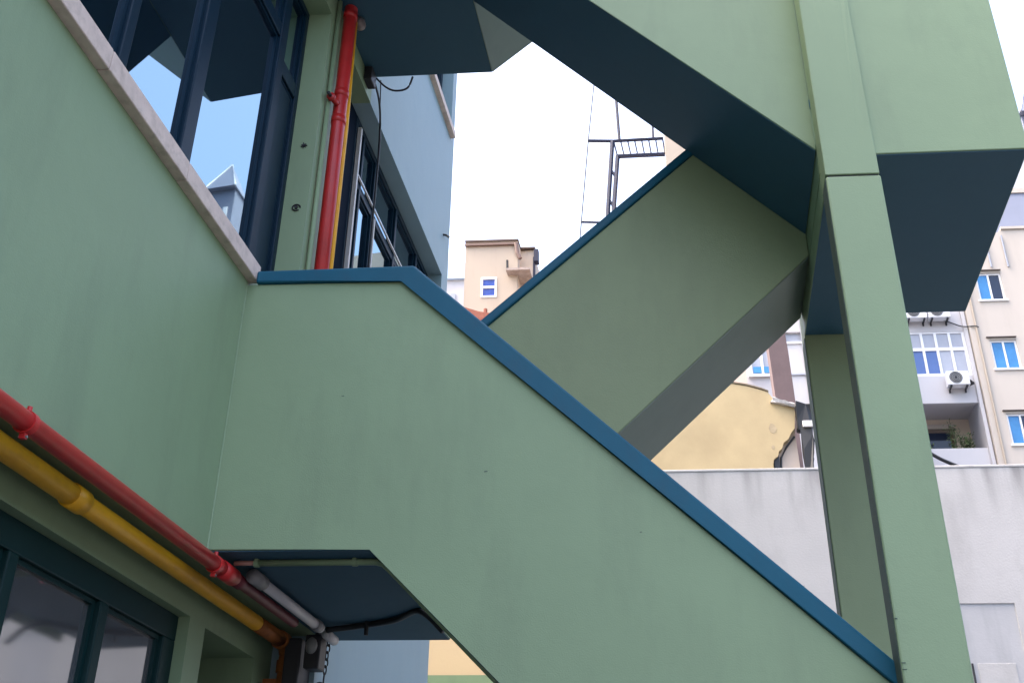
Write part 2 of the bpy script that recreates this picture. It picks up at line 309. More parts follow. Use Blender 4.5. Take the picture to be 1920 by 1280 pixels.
for (u_, z_, w_, h_) in ((0.93, 2.99, 0.008, 0.05), (-0.55, 3.62, 0.02, 0.006), (0.2, 3.3, 0.012, 0.005), (-1.3, 4.05, 0.015, 0.004)):
    bm = newbm(); prism(bm, [(u_, z_), (u_ + w_, z_ + 0.002), (u_ + w_ * 0.8, z_ + h_), (u_ + w_ * 0.2, z_ + h_ * 0.9)], -0.0015, 0.001); link('scuff', bm, mat('scuff', (0.10, 0.13, 0.11, 1), 0.9), ST)
# flight two, behind flight one
f2bot = lambda u: 4.208 + 0.964 * (u - 0.079)
f2top = lambda u: 4.892 + 0.947 * (u + 0.75)
VB = 1.61
for k, (va, vb) in enumerate(((0.845, 0.925), (1.53, VB))):
    bm = newbm(); prism(bm, [(-0.93, f2bot(-0.93)), (UC0 - 0.002, f2bot(UC0)), (UC0 - 0.002, f2top(UC0)), (-0.93, f2top(-0.93))], va, vb, 0.005)
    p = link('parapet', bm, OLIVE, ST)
    bm = newbm(); prism(bm, [(-0.95, f2top(-0.95) + 0.002), (UC0 - 0.002, f2top(UC0) + 0.002), (UC0 - 0.002, f2top(UC0) + 0.078), (-0.95, f2top(-0.95) + 0.078)], va - 0.02, vb + 0.02, 0.01)
    link('coping', bm, TEAL, p)
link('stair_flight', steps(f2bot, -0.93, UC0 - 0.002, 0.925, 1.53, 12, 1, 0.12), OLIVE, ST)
# middle landing, box-like, carried by columns and a beam
ZB = 5.375; UR = 2.382
def mid_landing(dz):
    bm = newbm(); box(bm, UC0 + 0.001, UR - 0.10, -0.045, 1.50, ZB + dz, ZB + 0.2 + dz); link('landing_slab', bm, GREEN, ST)
    bm = newbm(); box(bm, UC1 - 0.05, UR, -0.145, -0.045, ZB + dz, ZB + 1.72 + dz, 0.006); p = link('parapet', bm, GREEN, ST)
    bm = newbm(); box(bm, UC1 - 0.05, UR + 0.02, -0.165, -0.025, ZB + 1.72 + dz, ZB + 1.80 + dz, 0.01); link('coping', bm, TEAL, p)
    bm = newbm(); box(bm, UR - 0.10, UR, -0.045, 1.50, ZB + dz, ZB + 1.72 + dz, 0.004); p = link('parapet', bm, GREEN, ST)
    bm = newbm(); box(bm, UR - 0.12, UR + 0.02, -0.024, 1.48, ZB + 1.722 + dz, ZB + 1.80 + dz, 0.01); link('coping', bm, TEAL, p)
    bm = newbm(); box(bm, UC0 + 0.001, UR, 1.50, 1.60, ZB + dz, ZB + 1.72 + dz, 0.004); p = link('parapet', bm, GREEN, ST)
    bm = newbm(); box(bm, UC0 + 0.001, UR + 0.02, 1.482, 1.62, ZB + 1.72 + dz, ZB + 1.80 + dz, 0.01); link('coping', bm, TEAL, p)
    bm = newbm(); box(bm, UC0 + 0.003, UC1 - 0.003, 0.001, 1.598, 5.222 + dz, ZB - 0.001 + dz, 0.004); link('beam', bm, GREEN, ST)
mid_landing(0.0)
mid_landing(4.46)
bm = newbm(); box(bm, UC0, UC1, -0.16, 0.0, 0, 5.222, 0.009); wobble(bm, 0.002); c_ = link('column', bm, GREEN, ST)
bm = newbm(); box(bm, UC0 + 0.012, UC1 - 0.012, -0.15, -0.01, 5.20, 5.25); link('joint_filler', bm, DARKMET, c_)
bm = newbm(); box(bm, UC0, UC1 - 0.004, -0.16, 0.0, 5.234, 11.8, 0.005); wobble(bm, 0.002); link('column', bm, GREEN, ST)
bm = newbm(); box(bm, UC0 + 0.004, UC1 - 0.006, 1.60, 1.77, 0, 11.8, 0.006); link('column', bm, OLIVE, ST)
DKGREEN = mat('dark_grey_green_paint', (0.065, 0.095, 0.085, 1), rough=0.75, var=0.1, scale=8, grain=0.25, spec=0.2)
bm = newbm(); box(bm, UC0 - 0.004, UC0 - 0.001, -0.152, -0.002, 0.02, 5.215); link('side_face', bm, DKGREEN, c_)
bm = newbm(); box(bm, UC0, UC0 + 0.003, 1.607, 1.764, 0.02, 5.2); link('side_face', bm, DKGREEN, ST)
for z_ in (2.628, 2.655, 2.842):
    bm = newbm(); box(bm, UC0 + 0.002, UC0 + random.uniform(0.012, 0.03), -0.1625, -0.1602, z_, z_ + random.uniform(0.003, 0.008)); link('paint_fleck', bm, DKGREEN, c_)
# flight three, over flight one
f3bot = lambda u: 5.523 + 0.997 * (1.292 - u)
Z3 = 7.70; U3 = 1.292 - (Z3 - 5.523) / 0.997
bm = newbm(); prism(bm, [(UF, Z3), (U3, Z3), (UC0 - 0.002, f3bot(UC0)), (UC0 - 0.002, f3bot(UC0) + 1.62), (U3 + 0.1, Z3 + 1.50), (UF, Z3 + 1.50)], 0.0, 0.10, 0.006)
p = link('parapet', bm, GREEN, ST)
bm = newbm(); prism(bm, [(UF, Z3 + 1.502), (U3 + 0.1, Z3 + 1.502), (UC0 - 0.002, f3bot(UC0) + 1.622), (UC0 - 0.002, f3bot(UC0) + 1.71), (U3 + 0.13, Z3 + 1.585), (UF, Z3 + 1.585)], -0.022, 0.122, 0.01)
link('coping', bm, TEAL, p)
link('stair_flight', steps(lambda u: f3bot(u), U3, UC0 - 0.002, 0.10, 0.84, 12, -1, 0.12), GREEN, ST)
bm = newbm(); box(bm, UF, U3, 0.10, VB, Z3, Z3 + 0.2); link('landing_slab', bm, GREEN, ST)
bm = newbm(); box(bm, UF, U3, VB - 0.09, VB, Z3 + 0.2, Z3 + 1.5); link('parapet', bm, GREEN, ST)
# flight four
f4bot = lambda u: Z3 + 0.955 * (u - U3)
for va, vb in ((0.845, 0.925), (1.53, VB)):
    bm = newbm(); prism(bm, [(U3, f4bot(U3)), (UC0 - 0.002, f4bot(UC0)), (UC0 - 0.002, f4bot(UC0) + 1.55), (U3, f4bot(U3) + 1.55)], va, vb, 0.005); p = link('parapet', bm, GREEN, ST)
    bm = newbm(); prism(bm, [(U3, f4bot(U3) + 1.552), (UC0 - 0.002, f4bot(UC0) + 1.552), (UC0 - 0.002, f4bot(UC0) + 1.63), (U3, f4bot(U3) + 1.63)], va - 0.02, vb + 0.02, 0.01); link('coping', bm, TEAL, p)
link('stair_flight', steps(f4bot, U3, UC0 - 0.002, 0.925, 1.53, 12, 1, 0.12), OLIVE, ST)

GREYGREEN = mat('grey_green_soffit_shade', (0.150, 0.190, 0.160, 1), rough=0.65, var=0.06, scale=1.3, grain=0.2, stain=(0.10, 0.13, 0.11, 1), stain_amt=0.35, streak=(3, 3, 3))  # lighter soffit tone for flights facing open sky, shade put into the colour
def soffit_flat(u0, u1, v0, v1, z, parent=None):
    bm = newbm(); box(bm, u0, u1, v0, v1, z - 0.006, z - 0.002); link('soffit', bm, SLATE, parent or ST)
def soffit_slope(bot, u0, u1, v0, v1, m=SLATE):
    bm = newbm(); prism(bm, [(u0, bot(u0) - 0.008), (u1, bot(u1) - 0.008), (u1, bot(u1) - 0.002), (u0, bot(u0) - 0.002)], v0, v1); link('soffit', bm, m, ST)
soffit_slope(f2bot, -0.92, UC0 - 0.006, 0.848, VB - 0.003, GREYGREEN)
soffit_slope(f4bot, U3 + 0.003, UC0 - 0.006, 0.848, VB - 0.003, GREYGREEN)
soffit_flat(UF + 0.003, -1.092, 0.008, 1.795, 3.238)
soffit_slope(f1bot, -1.085, 2.0, 0.008, 0.838)
soffit_slope(f3bot, U3 + 0.004, UC0 - 0.006, 0.008, 0.838)
soffit_flat(UF + 0.003, U3 - 0.002, 0.008, VB - 0.005, Z3)
soffit_flat(UC1 - 0.001, UR - 0.007, -0.138, 1.594, ZB)
soffit_flat(UC0 + 0.009, UC1 - 0.009, 0.006, 1.592, 5.222)
# ------------------------------------------------------------------ pipes and fittings on the building
P = thing('fire_pipe', (-1.83, -3, 3.15), 'thick red pipe running under the edge of the green wall', 'pipe')
bm = newbm(); tube(bm, [(-1.83, -6, 3.160), (-1.83, 0.22, 3.163)], 0.037, 24); link('pipe_run', bm, RED, P, True)
bm = newbm(); tube(bm, [(-1.83, 0.22, 3.163), (-1.83, 0.30, 3.163), (-1.83, 0.32, 3.163), (-1.83, 1.1, 3.168)], [0.037, 0.036, 0.028, 0.028], 20)
link('reducer_run', bm, mat('dark_red_paint', (0.13, 0.012, 0.02, 1), 0.5, 0.2, 8, 0.1), P, True)
bm = newbm(); tube(bm, [(-1.83, 0.05, 3.163), (-1.83, 0.20, 3.163)], 0.044, 24); link('coupling', bm, RED, P, True)
for v in (-1.66, -0.02, -3.4):
    bm = newbm(); tube(bm, [(-1.83, v - 0.014, 3.161), (-1.83, v + 0.014, 3.161)], 0.043, 24); tube(bm, [(-1.83, v, 3.20), (-1.83, v, 3.222)], 0.009, 8); box(bm, -1.840, -1.820, v - 0.009, v + 0.009, 3.10, 3.12)
    c_ = link('pipe_clamp', bm, RED, P)
    bm = newbm(); tube(bm, [(-1.846, v, 3.108), (-1.814, v, 3.108)], 0.005, 6); link('bolt', bm, STEEL, c_)

def arc(c, r, a0, a1, n, plane):
    out = []
    for i in range(n + 1):
        a = a0 + (a1 - a0) * i / n
        out.append((c[0], c[1] + r * math.cos(a), c[2] + r * math.sin(a)))
    return out
P = thing('gas_pipe', (-2.05, -3, 3.165), 'thick yellow pipe on the wall above the ground-floor window', 'pipe')
bm = newbm(); tube(bm, [(-2.05, -6, 3.168), (-2.05, -0.9, 3.168)], 0.046, 24); link('pipe_run', bm, YEL, P, True)
bm = newbm(); tube(bm, [(-2.05, -0.96, 3.166), (-2.05, -0.90, 3.166), (-2.05, -0.86, 3.166), (-2.05, 1.1, 3.167)], [0.046, 0.046, 0.043, 0.043], 24); link('pipe_run', bm, YEL, P, True)
bm = newbm(); tube(bm, [(-2.05, -0.955, 3.166), (-2.05, -0.86, 3.166)], 0.053, 24); link('coupling', bm, YEL, P, True)
bm = newbm(); tube(bm, [(-2.05, 1.1, 3.167), (-2.05, 1.54, 3.167)] + arc((-2.05, 1.54, 3.077), 0.09, math.pi / 2, 0, 8, 'v') + [(-2.05, 1.63, 0.1)], 0.045, 24); link('rusty_elbow', bm, RUST, P, True)
bm = newbm(); tube(bm, [(-2.05, 1.48, 3.167), (-2.05, 1.55, 3.167)], 0.055, 24); tube(bm, [(-2.05, 1.63, 3.07), (-2.05, 1.63, 3.0)], 0.055, 24); box(bm, -2.17, -1.99, 1.60, 1.66, 2.93, 2.96); link('clamp', bm, RUST, P)

P = thing('riser_pipe', (-1.81, 0.87, 4.5), 'red vertical pipe on the upper wall beside the door', 'pipe')
bm = newbm(); tube(bm, [(-1.815, 0.865, 3.5), (-1.815, 0.865, 9.6)], 0.047, 24); link('pipe_run', bm, RED, P, True)
for z in (6.86, 6.62, 7.62, 4.4):
    bm = newbm(); tube(bm, [(-1.815, 0.865, z - 0.03), (-1.815, 0.865, z + 0.03)], 0.0515, 24); link('coupling', bm, RED, P, True)
bm = newbm(); tube(bm, [(-1.815, 0.865, 6.74), (-1.84, 0.745, 6.74)], 0.022, 14); tube(bm, [(-1.838, 0.76, 6.74), (-1.842, 0.735, 6.74)], 0.03, 14); b_ = link('branch', bm, RED, P, True)
bm = newbm(); tube(bm, [(-1.842, 0.74, 6.74), (-1.846, 0.70, 6.74)], 0.012, 10); link('plug', bm, DARKMET, b_)
P = thing('thin_gas_pipe', (-1.83, 0.96, 4.5), 'thin yellow pipe close behind the red riser', 'pipe')
bm = newbm(); tube(bm, [(-1.782, 0.935, 3.5), (-1.782, 0.935, 6.6), (-1.80, 0.935, 7.68)], 0.016, 14); link('pipe_run', bm, YEL, P, True)
P = thing('corner_conduit', (-1.87, 0.75, 4.5), 'slim grey-green conduit on the wall left of the red riser', 'conduit')
bm = newbm(); tube(bm, [(-1.868, 0.775, 3.5), (-1.868, 0.775, 7.68)], 0.016, 12); link('pipe_run', bm, GREEN, P, True)

def cable(name, pts, r, label, m=BLACK, cat='cable'):
    # smooth the polyline
    P_ = [Vector(p) for p in pts]; Q = []
    for i in range(len(P_) - 1):
        p0, p1, p2, p3 = P_[max(i - 1, 0)], P_[i], P_[i + 1], P_[min(i + 2, len(P_) - 1)]
        for k in range(6):
            t = k / 6
            Q.append(0.5 * ((2 * p1) + (p2 - p0) * t + (2 * p0 - 5 * p1 + 4 * p2 - p3) * t * t + (3 * p1 - p0 - 3 * p2 + p3) * t ** 3))
    Q.append(P_[-1]); bm = newbm(); tube(bm, Q, r, 8)
    return setp(link(name, bm, m, None, True), label, cat)
cable('wall_cable', [(-1.86, 1.68, 7.69), (-1.86, 1.84, 7.60), (-1.865, 1.93, 7.33), (-1.865, 1.94, 6.85), (-1.87, 1.95, 6.45), (-1.87, 1.96, 5.6), (-1.87, 1.96, 4.9)], 0.009, 'thin black cable hanging down in front of the far window')
cable('wall_cable', [(-1.88, 1.87, 7.9), (-1.88, 1.92, 7.6), (-1.88, 1.96, 7.34), (-1.88, 1.98, 6.8), (-1.88, 1.99, 5.4)], 0.005, 'slender grey cable hanging beside the black one at the far window', DARKMET)
cable('loop_cable', [(-1.83, 1.60, 7.68), (-1.744, 1.615, 7.59), (-1.664, 1.62, 7.555), (-1.571, 1.615, 7.575), (-1.532, 1.605, 7.68)], 0.008, 'black cable drooping in a loop under the upper landing edge')
bm = newbm(); box(bm, UF + 0.002, -1.825, 1.47, 1.60, 7.56, 7.692, 0.008); setp(link('junction_box', bm, DARKMET), 'small dark box fixed under the upper landing by the far window', 'junction box')
L = thing('globe_lamp', (-1.70, 1.0, 7.64), 'small clear globe lamp under the upper landing next to the riser', 'lamp')
bm = newbm(); bmesh.ops.create_uvsphere(bm, u_segments=16, v_segments=10, radius=0.045)
for x in bm.verts: x.co += Vector((-1.777, 0.974, 7.64))
link('globe', bm, mat('dusty_globe', (0.2, 0.17, 0.16, 1), 0.3), L, True)
bm = newbm(); tube(bm, [(-1.777, 0.974, 7.693), (-1.777, 0.974, 7.65)], 0.035, 16); link('base', bm, STEEL, L, True)

# under the lower landing
P = thing('soffit_conduit', (-1.4, 0.13, 3.2), 'pale green conduit following the underside edge of landing and stairs', 'conduit')
bm = newbm(); tube(bm, [(-1.70, 0.14, 3.215), (-1.10, 0.14, 3.215), (-1.06, 0.14, 3.205), (-1.02, 0.14, 3.17), (1.2, 0.14, f1bot(1.2) - 0.03)], 0.016, 12); link('pipe_run', bm, CONDUIT, P, True)
for u in (-1.69, -1.20):
    bm = newbm(); tube(bm, [(u - 0.012, 0.14, 3.215), (u + 0.012, 0.14, 3.215)], 0.021, 12); box(bm, u - 0.008, u + 0.008, 0.12, 0.16, 3.22, 3.24); link('clip', bm, CONDUIT, P)
bm = newbm(); tube(bm, [(-1.80, 0.13, 3.212), (-1.70, 0.14, 3.215)], 0.012, 10); link('flex_end', bm, mat('pinkish_plastic', (0.4, 0.2, 0.16, 1), 0.5), P, True)
P = thing('white_waste_pipe', (-1.75, 0.8, 3.19), 'white plastic pipe slung under the lower landing', 'pipe')
bm = newbm(); tube(bm, [(-1.755, 0.36, 3.19), (-1.745, 1.30, 3.185)], 0.028, 18); link('pipe_run', bm, PVC, P, True)
bm = newbm(); tube(bm, [(-1.757, 0.27, 3.19), (-1.755, 0.40, 3.19)], 0.037, 18); GP = mat('grey_plastic', (0.25, 0.24, 0.24, 1), 0.5); link('collar', bm, GP, P, True)
bm = newbm(); tube(bm, [(-1.745, 1.20, 3.186), (-1.745, 1.27, 3.186)], 0.034, 18); link('collar', bm, GP, P, True)
bm = newbm(); tube(bm, [(-1.745, 1.42, 3.18), (-1.742, 1.56, 3.175)], 0.030, 16); link('pipe_end', bm, PVC, P, True)
cable('soffit_cable', [(-1.74, 1.40, 3.20), (-1.55, 1.38, 3.215), (-1.30, 1.25, 3.215), (-1.10, 1.05, 3.215), (-0.95, 1.0, 3.09)], 0.018, 'black cable snaking across the underside of the lower landing')
bm = newbm(); tube(bm, [(-1.48, 1.33, 3.237), (-1.48, 1.33, 3.15)], 0.012, 8); setp(link('cable_hook', bm, BLACK), 'small black hook holding the cable under the landing', 'hook')
L = thing('floodlight', (-1.78, 1.5, 3.0), 'dark boxy lamp with pale round lens under the landing edge', 'lamp')
bm = newbm(); box(bm, -1.885, -1.79, 1.46, 1.58, 2.99, 3.19, 0.01); link('housing', bm, DARKMET, L)
bm = newbm(); bmesh.ops.create_uvsphere(bm, u_segments=14, v_segments=8, radius=0.045)
for x in bm.verts: x.co = Vector((x.co.x * 0.8 - 1.84, x.co.y * 0.5 + 1.45, x.co.z * 1.1 + 3.12))
link('lens', bm, mat('dusty_lens', (0.22, 0.22, 0.21, 1), 0.3), L, True)
bm = newbm(); box(bm, -1.84, -1.82, 1.5, 1.55, 3.19, 3.231); link('bracket', bm, DARKMET, L)
bm = newbm(); box(bm, -2.02, -1.92, 1.50, 1.70, 2.84, 3.18, 0.01); setp(link('meter_box', bm, DARKMET), 'dark meter box beside the rusty elbow of the yellow pipe', 'meter box')
Cn = thing('hanging_chain', (-1.80, 1.74, 2.9), 'short dark chain with a hook dangling from the lower landing', 'chain')
zc = 3.235
for k in range(5):
    bm = newbm(); c0 = Vector((-1.835 - 0.002 * k, 1.74, zc - 0.024)); pts = []
    for i in range(13):
        a = 2 * math.pi * i / 12; s_, c1 = math.sin(a), math.cos(a)
        pts.append(c0 + (Vector((0.012 * c1, 0, 0.028 * s_)) if k % 2 else Vector((0.004 * c1, 0.012 * c1, 0.028 * s_))))
    tube(bm, pts, 0.0045, 6, False); link('chain_link', bm, BLACK, Cn); zc -= 0.043
bm = newbm(); tube(bm, [(-1.844, 1.74, zc + 0.005), (-1.846, 1.74, zc - 0.06)] , 0.005, 8); tube(bm, [(-1.868 + 0.024 * math.cos(a), 1.74, zc - 0.08 + 0.024 * math.sin(a)) for a in [2.9 - i * 0.42 for i in range(12)]], 0.006, 8); link('hook', bm, BLACK, Cn)

# ------------------------------------------------------------------ walls behind
WW = thing('white_wall', (5, 8, 0), 'tall white rendered wall with drip stains along its top edge', 'wall')
bm = newbm(); holes_wall(bm, 'v', -0.9, 16, 0, 6.80, [(3.45, 4.10, 2.4, 5.115)], 8.0, 8.4); link('wall_face', bm, WHITEWALL, WW)
bm = newbm(); box(bm, 3.45, 4.10, 8.012, 8.1, 2.4, 5.115); r_ = link('blocked_opening', bm, mat('white_infill', (0.43, 0.425, 0.44, 1), 0.85, 0.05, 2, 0.4, 40, stain=(0.3, 0.3, 0.31, 1), stain_amt=0.6, streak=(5, 5, 0.8)), WW)
bm = newbm(); box(bm, 3.56, 3.98, 8.006, 8.012, 3.0, 4.43, 0.002); link('infill_slab', bm, WHITEWALL, r_)
bm = newbm(); tube(bm, [(3.50, 8.01, 4.43), (3.50, 8.01, 3.0)], 0.012, 6); link('crack_cable', bm, DARKMET, WW)
bm = newbm(); box(bm, -0.9, 16, 7.992, 8.41, 6.80, 6.84, 0.012); link('coping', bm, mat('stained_coping', (0.43, 0.42, 0.42, 1), 0.9, 0.12, 3, 0.5, 40, stain=(0.22, 0.21, 0.21, 1), stain_amt=0.7, streak=(6, 6, 3)), WW)
bm = newbm(); box(bm, -5.5, -1.0, 9.0, 9.3, 0, 6.2); setp(link('peach_wall', bm, PEACH), 'peach rendered wall seen past the building corner below the stairs', 'wall')
bm = newbm(); box(bm, -3.19, -1.1, 8.6, 8.75, 0, 4.44); setp(link('low_green_wall', bm, GREEN), 'low green wall in front of the peach wall', 'wall')

# ------------------------------------------------------------------ yellow house over the white wall
H = thing('yellow_house', (1, 13, 0), 'ochre rendered gable with peeling patches behind the white wall', 'house')
bm = newbm(); prism(bm, [(-3.2, 0), (1.93, 0), (1.93, 8.93), (1.95, 9.02), (2.03, 9.08), (2.05, 9.17), (2.11, 9.22), (2.15, 9.33), (2.24, 9.40), (2.30, 9.52), (2.37, 9.60), (2.385, 9.74), (2.41, 9.86), (2.40, 10.03), (2.31, 10.06), (2.22, 10.085), (2.10, 10.11), (2.07, 10.17), (2.03, 10.22), (1.97, 10.32), (1.85, 10.37), (1.61, 10.45), (0.9, 10.60), (-1.2, 9.9), (-3.2, 9.0)], 13.0, 19.0); link('gable_wall', bm, OCHRE, H)
bm = newbm(); prism(bm, [(-3.3, 9.0), (-1.2, 9.92), (0.9, 10.61), (1.61, 10.465), (1.86, 10.385), (1.98, 10.33), (1.985, 10.35), (1.86, 10.41), (1.62, 10.49), (0.9, 10.64), (-1.2, 9.95), (-3.3, 9.03)], 12.985, 19.05); link('roof_edge', bm, mat('stained_edge', (0.2, 0.16, 0.11, 1), 0.9, 0.3, 7, 0.3), H)
# plaster patch outlines: raised flaked plaster
for (u, z, r) in ((1.98, 9.60, 0.07), (1.96, 9.25, 0.03)):
    bm = newbm(); pts = [(u + r * (0.8 + 0.4 * random.random()) * math.cos(a), 12.996, z + 1.3 * r * (0.8 + 0.4 * random.random()) * math.sin(a)) for a in [i * 2 * math.pi / 10 for i in range(10)]]
    f_ = bm.verts; vs = [bm.verts.new(p_) for p_ in pts]; bm.faces.new(vs); ex = bmesh.ops.extrude_face_region(bm, geom=bm.faces[:]); bmesh.ops.translate(bm, verts=[x for x in ex['geom'] if isinstance(x, bmesh.types.BMVert)], vec=(0, 0.03, 0))
    link('bare_patch', bm, mat('bare_plaster', (0.38, 0.30, 0.19, 1), 0.9, 0.25, 6, 0.4), H)
A_ = thing('cream_annex', (2.2, 13.2, 0), 'small cream lean-to with curved broken edge beside the ochre gable', 'annex')
bm = newbm(); prism(bm, [(2.0, 0), (2.43, 0), (2.40, 8.87), (2.37, 9.55), (2.42, 9.8), (2.42, 10.05), (2.2, 10.09), (2.06, 10.14), (2.0, 10.1), (1.99, 9.2)], 13.15, 15.0, 0.01); link('annex_wall', bm, mat('pinkish_cream_render', (0.63, 0.52, 0.44, 1), 0.85, 0.08, 2, 0.3, 30, stain=(0.5, 0.38, 0.26, 1), stain_amt=0.6, streak=(2, 2, 1)), A_)
bm = newbm(); tube(bm, [(2.06, 13.13, 8.8), (2.09, 13.13, 9.1), (2.2, 13.13, 9.3), (2.36, 13.13, 9.5)], 0.018, 8); link('edge_cable', bm, DARKMET, A_)
bm = newbm(); box(bm, 1.955, 2.05, 13.05, 13.12, 8.6, 9.12); link('dark_gap', bm, DARKMET, A_)
def rag(name, pts, v0, v1, m, label, cat):
    bm = newbm(); prism(bm, pts, v0, v1)
    bmesh.ops.subdivide_edges(bm, edges=bm.edges[:], cuts=2, use_grid_fill=True)
    for x in bm.verts: x.co += Vector((random.uniform(-.012, .012), random.uniform(-.03, .03), random.uniform(-.012, .012)))
    return setp(link(name, bm, m), label, cat)
rag('black_tarpaulin', [(2.40, 9.55), (2.46, 9.52), (2.47, 8.4), (2.58, 8.4), (2.62, 8.95), (2.66, 9.2), (2.67, 9.55), (2.70, 10.02), (2.43, 10.08)], 12.9, 13.05, BLACK, 'ragged black tarpaulin hanging beside the cream annex', 'tarpaulin')
bm = newbm(); box(bm, 2.50, 2.68, 12.84, 12.88, 9.56, 9.68, 0.01); setp(link('pale_strip', bm, PVC), 'short pale strip across the black tarpaulin', 'strip')
rag('torn_sheet', [(2.0, 10.10), (2.12, 10.07), (2.42, 9.99), (2.43, 10.06), (2.25, 10.12), (2.06, 10.20)], 12.93, 13.1, mat('grey_sheet', (0.42, 0.40, 0.39, 1), 0.7, 0.35, 9, 0.3), 'torn grey sheet lying along the annex roof edge', 'sheet')
D_ = thing('brown_chimney_duct', (2.4, 15, 0), 'brown square chimney duct rising behind the ochre gable', 'chimney')
bm = newbm(); prism(bm, [(2.28, 0), (2.66, 0), (2.665, 10.9), (2.64, 12.2), (2.58, 13.6), (2.16, 13.6), (2.25, 12.4), (2.28, 11.2)], 15, 15.5, 0.015); link('duct_shaft', bm, BROWN, D_)

# ------------------------------------------------------------------ flats
def flat_window(parent, u0, u1, z0, z1, v, cols, fw=0.07, pane=None, sill=True, hood=False):
    """white frame proud in an opening with separate panes; cols = list of (material)"""
    n = len(cols); wd = (u1 - u0) / n
    bm = newbm(); holes_wall(bm, 'v', u0, u1, z0, z1, [(u0 + wd * i + fw / (1 if i == 0 else 2), u0 + wd * (i + 1) - fw / (1 if i == n - 1 else 2), z0 + fw, z1 - fw) for i in range(n)], v - 0.02, v + 0.06)
    r = link('window', bm, WHITEF, parent)
    for i, m in enumerate(cols):
        bm = newbm(); box(bm, u0 + wd * i + fw / 3, u0 + wd * (i + 1) - fw / 3, v + 0.02, v + 0.05, z0 + fw / 2, z1 - fw / 2); link('pane', bm, m, r)
    if sill: bm = newbm(); box(bm, u0 - 0.06, u1 + 0.06, v - 0.14, v - 0.02, z0 - 0.07, z0); link('sill', bm, WHITEF, r)
    if hood: bm = newbm(); box(bm, u0 - 0.1, u1 + 0.02, v - 0.16, v - 0.02, z1 + 0.08, z1 + 0.105); link('hood', bm, mat('hood_brown', (0.12, 0.10, 0.09, 1), 0.7), r)
    return r
AP = thing('cream_apartment_block', (14, 30, 0), 'cream apartment block with blue blinds under a grey-blue pitched roof', 'building')
wins = [(11.31, 12.22, z0, z0 + 1.14) for z0 in (4.9, 7.8, 10.7, 13.58, 16.42, 19.27, 22.05)]
wins2 = [(u0, u0 + 0.92, z, z + 1.14) for u0 in (14.6, 17.4) for z in (4.9, 7.8, 10.7, 13.58, 16.42, 19.27, 22.05)]
bm = newbm(); holes_wall(bm, 'v', 10.72, 20.0, 0, 24.3, [(a - .0, b, c, d) for a, b, c, d in wins + wins2], 30.0, 30.35); link('wall', bm, CREAM2, AP)
bm = newbm(); prism(bm, [(10.72, 24.3), (20, 24.3), (20, 25.05), (12.62, 25.05), (12.4, 24.92), (11.75, 24.45), (11.6, 24.3)], 30.0, 30.35); link('parapet_wall', bm, CREAM2, AP)
bm = newbm(); box(bm, 12.6, 20.1, 29.93, 30.4, 25.055, 25.16); link('cornice', bm, CREAM2, AP)
bm = newbm(); box(bm, 10.72, 20.0, 30.6, 40, 0, 24.2); link('block', bm, CREAM2, AP)
for k, (a, b, c, d) in enumerate(wins + wins2): flat_window(AP, a, b, c, d, 30.08, [BLUEBLIND, BLUEBLIND if k % 3 else GREYPANE] if k % 2 else [BLUEBLIND, DARKPANE], 0.065, hood=k in (4, 5, 6))
bm = newbm()
bs = [bm.verts.new(x) for x in ((12.3, 30.45, 25.1), (20.4, 30.45, 25.1), (20.4, 40.2, 25.1), (12.3, 40.2, 25.1))]; tp = [bm.verts.new(x) for x in ((12.9, 31.0, 27.45), (19.8, 31.0, 27.45), (19.8, 39.6, 27.45), (12.9, 39.6, 27.45))]
bm.faces.new(bs[::-1]); bm.faces.new(tp)
for i in range(4): bm.faces.new((bs[i], bs[(i + 1) % 4], tp[(i + 1) % 4], tp[i]))
rf_ = link('roof', bm, ROOFGREY, AP)
bm = newbm(); box(bm, 12.85, 19.9, 30.93, 31.02, 27.4, 27.62); link('roof_rim', bm, CREAM2, rf_)
bm = newbm(); box(bm, 15.0, 19.8, 31.4, 38, 27.46, 31.6); up_ = link('upper_storey', bm, ROOFGREY, AP)
for k in range(5):
    bm = newbm(); box(bm, 15.25 + k * 0.95, 15.45 + k * 0.95, 31.34, 31.398, 28.4, 30.6); link('window_strip', bm, WHITEF, up_)
bm = newbm(); pb = [bm.verts.new(x) for x in ((14.9, 31.1, 31.6), (16.5, 31.1, 31.6), (16.5, 33.0, 31.6), (14.9, 33.0, 31.6))]; pk = bm.verts.new((15.7, 32.0, 33.5)); bm.faces.new(pb[::-1])
for i in range(4): bm.faces.new((pb[i], pb[(i + 1) % 4], pk))
sp_ = link('spire', bm, ROOFGREY, AP)
bm = newbm(); tube(bm, [(14.9, 31.1, 31.6), (15.7, 32.0, 33.55), (16.5, 31.1, 31.6)], 0.04, 6); link('ridge_trim', bm, WHITEF, sp_)
for u in (10.95, 11.95, 12.55):
    bm = newbm(); tube(bm, [(u, 29.95, 12 if u < 11 else 23.4), (u, 29.95, 24.3 if u < 11 else 24.6 + (u - 12) * .3)], 0.035, 8); link('downpipe', bm, GREYPANE if u > 11 else CREAM, AP)
